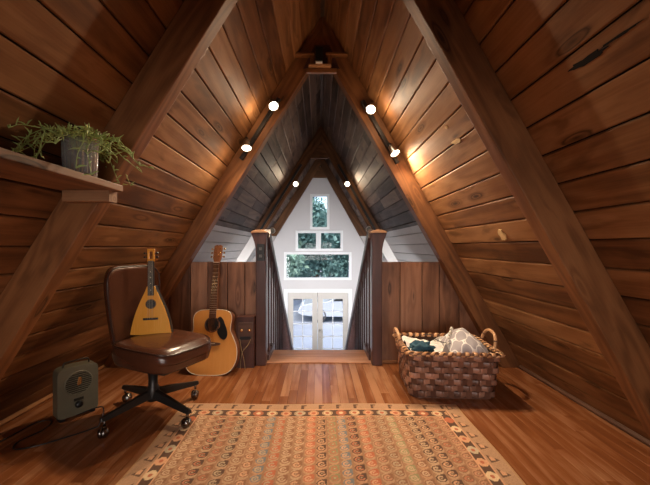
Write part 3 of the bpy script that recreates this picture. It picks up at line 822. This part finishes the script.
def blob(cx, cy, cz_, rx, ry, rz, amp, fr, seed):
    def fn(u_, v_):
        a = 2 * PI * u_; e = PI * (v_ - .5); d = V((math.cos(a) * math.cos(e), math.sin(a) * math.cos(e), math.sin(e)))
        k = 1 + amp * mn.noise(d * fr + V((seed, 0, 0))); return bw((cx + d.x * rx * k, cy + d.y * ry * k, cz_ + .012 + d.z * rz * k))
    return fn
b = MB(); b.grid(blob(-.185, -.12, .292, .072, .05, .040, .7, 2.4, 3), 40, 22, .5, True); tag(b.build('knitted_garment', M['teal']), 'dark teal knitted woollen piece lying on the white cloth in the basket', 'clothing')
# grey trellis throw with pompoms
def trellis():
    t = NT('grey_trellis'); tc = t.attr('gco'); sp_ = t.add('ShaderNodeSeparateXYZ'); t.l.new(tc, sp_.inputs[0])
    x = t.math('MULTIPLY', sp_.outputs[0], 2 * PI * 7.0); y = t.math('MULTIPLY', sp_.outputs[1], 2 * PI * 7.0)
    a = t.math('COSINE', x); c = t.math('COSINE', y); s_ = t.math('ADD', a, c)
    s2 = t.math('ADD', s_, t.math('MULTIPLY', t.math('MULTIPLY', t.math('COSINE', t.math('MULTIPLY', x, 2)), t.math('COSINE', t.math('MULTIPLY', y, 2))), .35))
    l = t.math('LESS_THAN', t.math('ABSOLUTE', t.math('ADD', s2, -.1)), .22)
    return t.fin(t.mix(l, (.40, .37, .40), (.85, .82, .80)), .85)
M['trellis'] = trellis()
def thr(u_, v_):      # a folded mound lying over the basket's right half
    x = -.010 + u_ * .275; y = -.225 + v_ * .36
    e = max(0, math.sin(PI * min(max(u_, 0), 1))) ** .55; f = max(0, math.sin(PI * min(max(v_, 0), 1))) ** .5
    z = .275 + .150 * e * f * (1.15 - .50 * u_) + .020 * mn.noise(V((x * 10, y * 12, 9))) + .010 * mn.noise(V((x * 24, y * 20, 2)))
    return V((x, y, z))
b = MB(); nu, nv = 40, 34; i0 = 0
for i in range(nu):
    for j in range(nv): b.v.append(bw(thr(i / (nu - 1), j / (nv - 1))))
for i in range(nu - 1):
    for j in range(nv - 1):
        q = [i * nv + j, (i + 1) * nv + j, (i + 1) * nv + j + 1, i * nv + j + 1]; b.face(q, [((z // nv) / nu * .42, (z % nv) / nv * .46, 0) for z in q], .5, True)
th = b.build('throw', M['trellis']); sm = th.modifiers.new('solid', 'SOLIDIFY'); sm.thickness = .008
tag(th, 'grey throw with white trellis pattern and pompom edge heaped in the basket', 'blanket')
pom = MB()
M['pom'] = plain('pompom_cream', (.74, .68, .60), .9, 0, .15, 200, .5)
edge = [thr(0.0, v_ / 14) for v_ in range(15)] + [thr(.02 + u_ / 16 * .5, .97) for u_ in range(8)] + [thr(.05 + u_ * .045, .30 + .07 * u_) + V((0, 0, .012)) for u_ in range(8)]
for p in edge:
    c = bw(p + V((-.006, 0, .004))); i0 = len(pom.v)
    pom = MB(); pom.lathe([(0, -.010), (.006, -.008), (.010, 0), (.006, .008), (0, .010)], c, (0, 0, 1), 8)
    pom.build('pompom', M['pom'], th)
b = MB(); b.prism([bw(p) for p in ((-.075, -.20, .275), (-.005, -.205, .275), (-.028, -.15, .345))], (0, .02, -.01)); tag(b.build('folded_cloth', plain('grey_cloth', (.22, .19, .19), .9)), 'small grey folded corner of cloth at the front rim of the basket', 'cloth')
b = MB(); b.tube([bw(p) for p in catmull([(-.10, .16, .325), (-.06, .08, .345), (-.055, .0, .335), (-.02, -.06, .33), (.01, -.12, .34)], 6)], .003, 6)
tag(b.build('black_cord', M['black']), 'thin black cord lying across the white cloth in the basket', 'cord')

# ------------------------------------------------------------------ rug: the woven pattern is a colour attribute of the pile
def rug():
    x0, x1, y0, y1 = -.855, .87, .30, 2.07; st = .0036
    nx = int((x1 - x0) / st); ny = int((y1 - y0) / st)
    X, Y = np.meshgrid(np.linspace(x0, x1, nx), np.linspace(y0, y1, ny), indexing='ij')
    xc = X - (x0 + x1) / 2; d = y1 - Y; hw_ = (x1 - x0) / 2; e = hw_ - np.abs(xc)
    rs = np.random.RandomState(4)
    base = np.array([.46, .27, .16]); C = np.ones(X.shape + (3,)) * base
    dark = np.array([.085, .045, .032]); red = np.array([.46, .13, .065]); cream = np.array([.70, .50, .30]); blue = np.array([.17, .19, .20]); peach = np.array([.64, .34, .19]); brown = np.array([.26, .12, .065]); green = np.array([.27, .24, .12])
    def put(m, c, a=1.0): C[m] = C[m] * (1 - a) + np.array(c) * a
    # outer plain band with small hooks along the far edge
    bx_, by_ = .150, .165
    pitch = .108; ph = np.mod(xc + pitch / 2, pitch) - pitch / 2
    put((d > .022) & (d < .070) & (np.abs(ph) < .008), dark); put((d > .022) & (d < .034) & (ph > -.005) & (ph < .022), dark); put((d > .040) & (d < .050) & (ph > 0) & (ph < .016), brown)
    # side triangles
    q = np.mod(d, .098) / .098; ee = e - .030
    tri = (ee > .0) & (ee < .048) & (np.abs(q - .5 - .16 * (1 - ee / .048)) < .32 * (ee / .048)); put(tri, dark, .9); put(tri & (ee > .020) & (ee < .042) & (np.abs(q - .5) < .15), peach)
    put((e < .012) | (d < .010), [.50, .29, .14])
    # dark border with medallions
    bor = ((d > .078) & (d < by_) & (e > .088)) | ((e > .088) & (e < bx_) & (d > .078))
    put(bor, dark)
    line = bor & ((np.abs(d - .083) < .004) | (np.abs(d - (by_ - .005)) < .004) & (e > bx_ - .01) | (np.abs(e - .092) < .004) | (np.abs(e - (bx_ - .004)) < .004) & (d > by_ - .01)); put(line, peach)
    pal = [peach, cream, red, cream, peach, [.50, .40, .27]]
    def med(u_, w_, p_):
        k = np.floor(u_ / p_).astype(int); uu = np.mod(u_, p_) - p_ / 2; r = np.maximum(np.maximum(np.abs(uu), np.abs(w_)), (np.abs(uu) + np.abs(w_)) * .74)
        return k, r
    k, r = med(xc + 5, d - .1225, .082); far = bor & (d < by_) & (e > .10)
    for j, c in enumerate(pal): put(far & (r < .031) & (k % 6 == j), c); put(far & (r < .013) & (k % 6 == j), red if j != 2 else cream)
    put(far & (r > .024) & (r < .027), brown)
    k, r = med(d + 5, (e - .119) * 1.15, .092); sd = bor & (e < bx_) & (d > by_)
    for j, c in enumerate(pal): put(sd & (r < .030) & (k % 6 == j), c); put(sd & (r < .011) & (k % 6 == j), red)
    # field of staggered botehs in a lattice
    fld = (d >= by_) & (e >= bx_)
    cw, chh = .0572, .060
    ci = np.floor((xc + 5) / cw).astype(int); dd = d - by_ + np.where(ci % 2 == 0, 0, chh / 2); ri = np.floor(dd / chh).astype(int)
    ux = np.mod(xc + 5, cw) - cw / 2; uy = np.mod(dd, chh) - chh / 2
    fcol = {}
    cols = np.unique(ci[fld]); tint = np.zeros(X.shape + (3,)); fill = np.zeros(X.shape + (3,)); tailc = np.zeros(X.shape + (3,))
    bases = [[.46, .28, .165], [.50, .32, .19], [.48, .26, .145], [.45, .27, .16]]
    fills = [peach, [.56, .38, .24], red, [.52, .24, .14], [.50, .36, .22], red, peach, [.42, .34, .22]]; tails = [brown, dark, brown, blue, dark, red, brown, green]
    for n, c in enumerate(cols):
        m = fld & (ci == c); C[m] = bases[rs.randint(4)]; fill[m] = fills[rs.randint(8)]; tailc[m] = tails[rs.randint(8)]
    hexr = np.maximum(np.abs(ux) / (cw * .5), (np.abs(uy) / (chh * .5)) * .62 + np.abs(ux) / (cw * .5) * .55)
    put(fld & (hexr > .84), [.30, .15, .08], .8)
    r = np.sqrt((ux * 1.0) ** 2 + ((uy + .003) * 1.12) ** 2)
    m = fld & (r < .0235); C[m] = tailc[m]; m = fld & (r < .018); C[m] = fill[m] * .72 + np.array([.52, .30, .18]) * .28
    m = fld & (r < .0095); C[m] = tailc[m]; put(fld & (r < .0045), cream, .6)
    m = fld & (np.abs(ux - .017) < .0065) & (uy < .0) & (uy > -.027); C[m] = tailc[m]
    m = fld & (np.abs(uy + .025) < .004) & (ux > .002) & (ux < .022); C[m] = tailc[m]
    # worn, uneven dye in bands and yarn noise
    band = np.interp(X, np.linspace(x0, x1, 24), .90 + .2 * rs.rand(24)); wear = np.interp(Y, np.linspace(y0, y1, 30), .94 + .12 * rs.rand(30))
    C *= (band * wear)[..., None]; C *= (.86 + .28 * rs.rand(*X.shape))[..., None]
    # softly faded: blend towards the ground colour
    C = C * .90 + base * .9 * .10
    wob = .004 * np.sin(Y * 9) ; Z = .004 + .0012 * rs.rand(*X.shape); Z[e < .006] = .0005; Z[d < .006] = .0005
    Z += .002 * np.clip(np.sin(X * 5 + Y * 3), 0, 1)
    v = np.stack([X + wob * (np.abs(xc) / hw_), Y + .005 * np.sin(X * 7), Z], -1).reshape(-1, 3)
    idx = np.arange(nx * ny).reshape(nx, ny); f = np.stack([idx[:-1, :-1], idx[1:, :-1], idx[1:, 1:], idx[:-1, 1:]], -1).reshape(-1, 4)
    me = bpy.data.meshes.new('rug'); me.vertices.add(len(v)); me.vertices.foreach_set('co', v.astype(np.float32).ravel())
    me.loops.add(f.size); me.loops.foreach_set('vertex_index', f.astype(np.int32).ravel())
    me.polygons.add(len(f)); me.polygons.foreach_set('loop_start', np.arange(0, f.size, 4, dtype=np.int32)); me.polygons.foreach_set('loop_total', np.full(len(f), 4, dtype=np.int32))
    me.update(); me.validate()
    a = me.color_attributes.new('dye', 'FLOAT_COLOR', 'POINT'); a.data.foreach_set('color', np.concatenate([np.clip(C, 0, 1), np.ones(X.shape + (1,))], -1).astype(np.float32).ravel())
    t = NT('rug_wool'); t.fin(t.attr('dye', 'Color'), .92, spec=.15)
    nz = t.noise(t.add('ShaderNodeTexCoord').outputs['Object'], 260, 2); t.bump(nz, .5, .002)
    return new_obj('rug', me, t.m)
tag(rug(), 'worn tan and red oriental rug with rows of small medallions lying on the floor', 'rug')

# ------------------------------------------------------------------ shelf on the left slope and the plant in its glass
zs0 = 1.222
b = MB(); b.prism([(-.790, .35, zs0), (-1.022, .35, zs0), (-1.022, 1.312, zs0), (-.790, 1.312, zs0)], (0, 0, .026), (0, 1, 0)); sh = thing('wall_shelf', (-.90, .9, zs0), 'rough brown wooden shelf board fixed on the left slope under the trailing plant', 'shelf')
o = b.build('shelf_board', M['shelf'], sh, bevel=.003); o.location = (.90, -.9, -zs0)
b = MB(); b.box((-.815, 1.262, zs0 - .045), (-.998, 1.312, zs0 - .0), .002); o = b.build('cleat', M['shelf'], sh); o.location = (.90, -.9, -zs0)
b = MB(); b.box((-.815, .42, zs0 - .045), (-.998, .47, zs0 - .0), .002); o = b.build('cleat', M['shelf'], sh); o.location = (.90, -.9, -zs0)
jx, jy, jz = -.856, 1.165, zs0 + .0265
pt = thing('potted_plant', (jx, jy, jz), 'wispy green trailing plant in a ribbed glass jar on the slope shelf', 'plant')
def ribglass():
    t = NT('ribbed_glass'); t.n.remove(t.b)
    a = t.add('ShaderNodeBsdfTransparent'); a.inputs[0].default_value = (.92, .94, .94, 1)
    g1 = t.add('ShaderNodeBsdfGlossy'); g1.inputs['Roughness'].default_value = .12; g1.inputs[0].default_value = (.85, .9, .98, 1)
    d = t.add('ShaderNodeBsdfDiffuse'); d.inputs[0].default_value = (.72, .78, .84, 1)
    m1 = t.add('ShaderNodeMixShader'); m1.inputs[0].default_value = .45; t.l.new(g1.outputs[0], m1.inputs[1]); t.l.new(d.outputs[0], m1.inputs[2])
    m = t.add('ShaderNodeMixShader'); m.inputs[0].default_value = .5
    t.l.new(a.outputs[0], m.inputs[1]); t.l.new(m1.outputs[0], m.inputs[2]); t.l.new(m.outputs[0], t.out.inputs[0]); return t.m
b = MB(); b.grid(lambda u_, v_: ((.048 + .006 * v_ + .0022 * math.cos(2 * PI * u_ * 22)) * math.cos(2 * PI * u_), (.048 + .006 * v_ + .0022 * math.cos(2 * PI * u_ * 22)) * math.sin(2 * PI * u_), .001 + v_ * .135), 176, 8, .5, True)
b.lathe([(0, .001), (.048, .001)], (0, 0, 0), (0, 0, 1), 24); jar = b.build('jar', ribglass(), pt)
b = MB(); b.tube([(.0545 * math.cos(a * PI / 16), .0545 * math.sin(a * PI / 16), .136) for a in range(33)], .0028, 6, False); b.build('rim', M['silver'], jar)
b = MB(); b.lathe([(0, .004), (.040, .004), (.042, .07), (.0, .075)], (0, 0, 0), (0, 0, 1), 20); b.build('soil', plain('soil', (.10, .06, .035), .9), pt)
M['leaf'] = plain('sprig_green', (.40, .52, .16), .5, 0, .35, 60)
b = MB(); rl = random.Random(21)
for i in range(40):
    a = rl.uniform(0, 2 * PI); sy = rl.choice((-1, 1, 1, -1, 0))
    d = V((math.cos(a) * .35 + .16, math.sin(a) + sy * .8 - .25, 0)).normalized()
    L = rl.uniform(.10, .22); r0 = V((math.cos(a) * .02, math.sin(a) * .02, .10)); pts = [r0, r0 + V((d.x * .02, d.y * .025, .05))]
    droop = rl.uniform(.4, 1.35)
    for k in range(1, 6):
        t_ = k / 5; p = r0 + d * (L * t_ + .03) + V((rl.uniform(-.012, .012), rl.uniform(-.012, .012), (.035 + .03 * t_) - droop * .14 * t_ * t_ + rl.uniform(-.01, .01)))
        lim = -1.80 + .625 * (p.z + jz) + .03 - jx
        if p.x < lim: p.x = lim
        if p.z < .012 and p.x < .085: p.z = .012 + rl.uniform(0, .02)
        pts.append(p)
    pts = catmull(pts, 3); b.tube(pts, [.0022 * (1 - .6 * k / len(pts)) for k in range(len(pts))], 5)
    for k in range(4, len(pts), 2):
        for q in range(1 + k % 4 // 2):
            dv = V((rl.uniform(-1, 1), rl.uniform(-1, 1), rl.uniform(-.3, 1))).normalized() * rl.uniform(.016, .036)
            e_ = pts[k] + dv; e_.x = max(e_.x, -1.80 + .625 * (e_.z + jz) + .015 - jx); b.tube([pts[k], (pts[k] + e_) / 2 + V((0, 0, .003)), e_], [.0018, .0024, .0005], 4)
b.build('foliage', M['leaf'], pt)

# ------------------------------------------------------------------ scars in the boards
def scar(p0, side, name, mat, L, w, seed, ang=0.0, proud=.002):
    """a ragged patch on a slope: p0 = (y, z)"""
    y, z = p0; xf = LX if side < 0 else RX; n = nrm_l if side < 0 else nrm_r; u_ = V((0, 1, 0)); v_ = (V((xf(1), 0, 1)) - V((xf(0), 0, 0))).normalized()
    u2 = u_ * math.cos(ang) + v_ * math.sin(ang); v2 = -u_ * math.sin(ang) + v_ * math.cos(ang)
    rs = random.Random(seed); pts = []
    for k in range(18):
        a = 2 * PI * k / 18; r = rs.uniform(.65, 1.15); pts.append(V((xf(z), y, z)) + n * proud * .3 + u2 * (L * math.cos(a) * r) + v2 * (w * math.sin(a) * r))
    b = MB(); b.prism(pts if side < 0 else pts[::-1], n * proud); o = b.build(name, mat); return struct(o)
def hit(px, py, side):
    """slope point seen at a pixel of the photograph: (y, z)"""
    kx, kz = (px - PX0) / F, -(py - PY0) / F
    if side < 0: y = (-1.80 + .625) / (kx - .625 * kz)
    else: y = (1.68 - .5634) / (kx + .5634 * kz)
    return y, 1 + kz * y
M['void'] = plain('knot_void', (.008, .005, .004), .95)
scar(hit(503, 235, 1), 1, 'trim_16', M['lathe'], .032, .038, 5, .4, .006)
scar(hit(457, 141, 1), 1, 'trim_17', M['lathe'], .052, .015, 6, .15, .005)
scar(hit(447, 127, 1), 1, 'trim_18', M['lathe'], .016, .009, 8, .1, .005)
scar(hit(587, 60, 1), 1, 'trim_19', M['void'], .080, .011, 9, .05, .003)
scar(hit(622, 34, 1), 1, 'trim_20', M['void'], .060, .004, 11, .03, .003)

# ------------------------------------------------------------------ outside
ZG = -2.42
tg = NT('gravel'); tcg = tg.add('ShaderNodeTexCoord').outputs['Object']
tg.fin(tg.ramp(tg.noise(tcg, .5, 6, .6), [(.3, (.22, .25, .31)), (.7, (.33, .37, .43))]), .9)
b = MB(); b.box((-60, YG + .12, ZG - .1), (60, 90, ZG), 0, 1); struct(b.build('ground', tg.m))
M['foliage'] = plain('leaf_green', (.10, .20, .19), .6, 0, .6, 1.7)
M['foliage2'] = plain('leaf_light', (.20, .32, .25), .6, 0, .5, 1.7)
M['trunk'] = plain('bark', (.12, .09, .07), .9, 0, .3, 12)
def tree(x, y, hgt, cr, mat, n, label, seed, low=.25):
    n = int(n * 2)
    rs = np.random.RandomState(seed); t = thing('tree', (x, y, ZG), label, 'tree', 'trees outside the gable')
    b = MB(); b.tube([(0, 0, 0), (.1, 0, hgt * .4), (0, .1, hgt * .85)], [.22, .16, .05], 8)
    for k in range(7):
        a = rs.rand() * 6.28; z = hgt * (.3 + .08 * k); b.tube([(0.05, 0, z), (math.cos(a) * cr * .6, math.sin(a) * cr * .6, z + hgt * .15)], [.07, .02], 6)
    b.build('trunk', M['trunk'], t)
    # leaf clusters scattered through lumpy masses
    cl = rs.randn(26, 3); cl /= np.linalg.norm(cl, axis=1)[:, None]; cl *= (rs.rand(26, 1) ** .4) * np.array([cr * .75, cr * .75, hgt * (1 - low) * .42]); cl += [0, 0, hgt * (low + (1 - low) * .5)]
    c = cl[rs.randint(26, size=n)] + rs.randn(n, 3) * cr * .17
    a = rs.randn(n, 3) * .055; bb = rs.randn(n, 3) * .055
    v = np.stack([c - a, c + bb, c + a, c - bb], 1).reshape(-1, 3); f = np.arange(4 * n).reshape(-1, 4)
    me = bpy.data.meshes.new('crown'); me.from_pydata(v.tolist(), [], f.tolist()); me.update(); new_obj('crown', me, mat, t)
tree(-2.4, 16.0, 6.4, 2.0, M['foliage2'], 9000, 'light green leafy tree seen through the left of the wide window', 1)
tree(-.2, 18.5, 6.5, 1.9, M['foliage'], 9000, 'dark bushy tree just left of the middle of the wide window', 14, .15)
tree(1.6, 20.5, 6.6, 2.2, M['foliage'], 12000, 'dark green tree in the middle of the wide gable window', 2, .2)
tree(4.0, 17.0, 6.4, 1.9, M['foliage'], 9000, 'dark green tree at the right end of the wide gable window', 3, .2)
tree(-1.6, 27.0, 12.0, 2.0, M['foliage'], 9000, 'tall tree seen through the left of the topmost window', 4, .2)
tree(-5.2, 24.0, 8.0, 2.4, M['foliage'], 8000, 'green tree partly hidden left behind the light green tree', 5, .2)
tree(2.2, 29.0, 12.5, 1.3, M['foliage'], 6000, 'slim tall tree seen at the right edge of the topmost window', 6, .2)
# hedge-like bank behind the drive
b = MB(); rs = random.Random(3)
b.grid(lambda u_, v_: (-9 + u_ * 18, 21 + v_ * 2.5, ZG + (1.1 + .5 * mn.noise(V((u_ * 14, v_ * 2, 0)))) * math.sin(PI * min(v_ * .9 + .02, 1))), 60, 8, .5)
tag(b.build('earth_bank', plain('pale_bank', (.55, .58, .62), .9, 0, .3, 2)), 'pale low bank of earth behind the parked car', 'bank')
car = thing('car', (1.35, 14.6, ZG), 'silver car parked outside, seen through the right glass door', 'car')
cp = catmull([(-2.1, 0, .35), (-2.15, 0, .75), (-1.5, 0, .92), (-.9, 0, .98), (-.3, 0, 1.38), (.9, 0, 1.40), (1.6, 0, 1.0), (2.1, 0, .92), (2.15, 0, .5), (2.0, 0, .30), (0, 0, .28)], 4, True)
M['carp'] = plain('car_silver', (.52, .56, .62), .25, .5, .03)
b = MB(); b.prism(cp, (0, 1.7, 0)); b.build('body', M['carp'], car, bevel=.06, segs=3)
b = MB(); b.prism([(-.75, -.006, .98), (-.25, -.006, 1.30), (.85, -.006, 1.32), (1.35, -.006, 1.0)], (0, .004, 0)); b.build('side_window', M['black'], car)
M['tyre'] = plain('tyre', (.05, .05, .055), .8)
for wx in (-1.35, 1.35):
    for wy in (-.01, 1.55):
        b = MB(); b.lathe([(0, 0), (.19, 0), (.20, .02), (.31, .0), (.33, .03), (.33, .17), (0, .17)], (wx, wy, .33), (0, 1, 0), 28); w = b.build('wheel', M['tyre'], car)
        b = MB(); b.lathe([(0, 0), (.19, 0)], (wx, wy - .004, .33), (0, -1, 0), 24); b.build('hubcap', M['silver'], w)

# ------------------------------------------------------------------ daylight and added unseen fill lights
wd = bpy.data.worlds.new('world'); SC.world = wd; wd.use_nodes = True; nt = wd.node_tree
bg = nt.nodes['Background']; sky = nt.nodes.new('ShaderNodeTexSky'); sky.sky_type = 'NISHITA'; sky.sun_disc = False
sky.sun_elevation = math.radians(48); sky.sun_rotation = math.radians(200); sky.air_density = 1.0; sky.dust_density = 3.0; sky.ozone_density = 1.0
nt.links.new(sky.outputs[0], bg.inputs[0]); bg.inputs[1].default_value = .45
s = bpy.data.lights.new('sun', 'SUN'); s.energy = 3.2; s.angle = .02; s.color = (1, .95, .88)
so = bpy.data.objects.new('sun', s); COL.objects.link(so); so.rotation_euler = Euler((math.radians(42), 0, math.radians(28)))
def area(loc, d, sx, sy, e, col):
    L = bpy.data.lights.new('area', 'AREA'); L.shape = 'RECTANGLE'; L.size = sx; L.size_y = sy; L.energy = e; L.color = col
    o = bpy.data.objects.new('area', L); COL.objects.link(o); o.location = loc; o.rotation_euler = V(d).to_track_quat('-Z', 'Y').to_euler(); return o
for sx in (-1, 1): area((sx * 1.25, 3.6, .1), (-sx * .12, 1, .0), .7, 1.2, 22, (.95, .96, 1.0)).data.spread = 1.6       # added unseen fill behind the knee walls, brightens the gable
area((0, 5.0, -2.0), (0, -.1, 1), 2.4, 1.6, 14, (.90, .94, 1.0))       # added upward fill standing in for floor bounce under the far roof
fa = area((.0, -1.30, .80), (0, 1, -.20), 1.4, .8, 9, (1.0, .90, .84)); fa.data.spread = 1.25    # added fill behind the camera; the back gable has no window
vs = SC.view_settings; vs.view_transform = 'Standard'; vs.look = 'None'; vs.gamma = 1; vs.use_curve_mapping = False; vs.exposure = 0
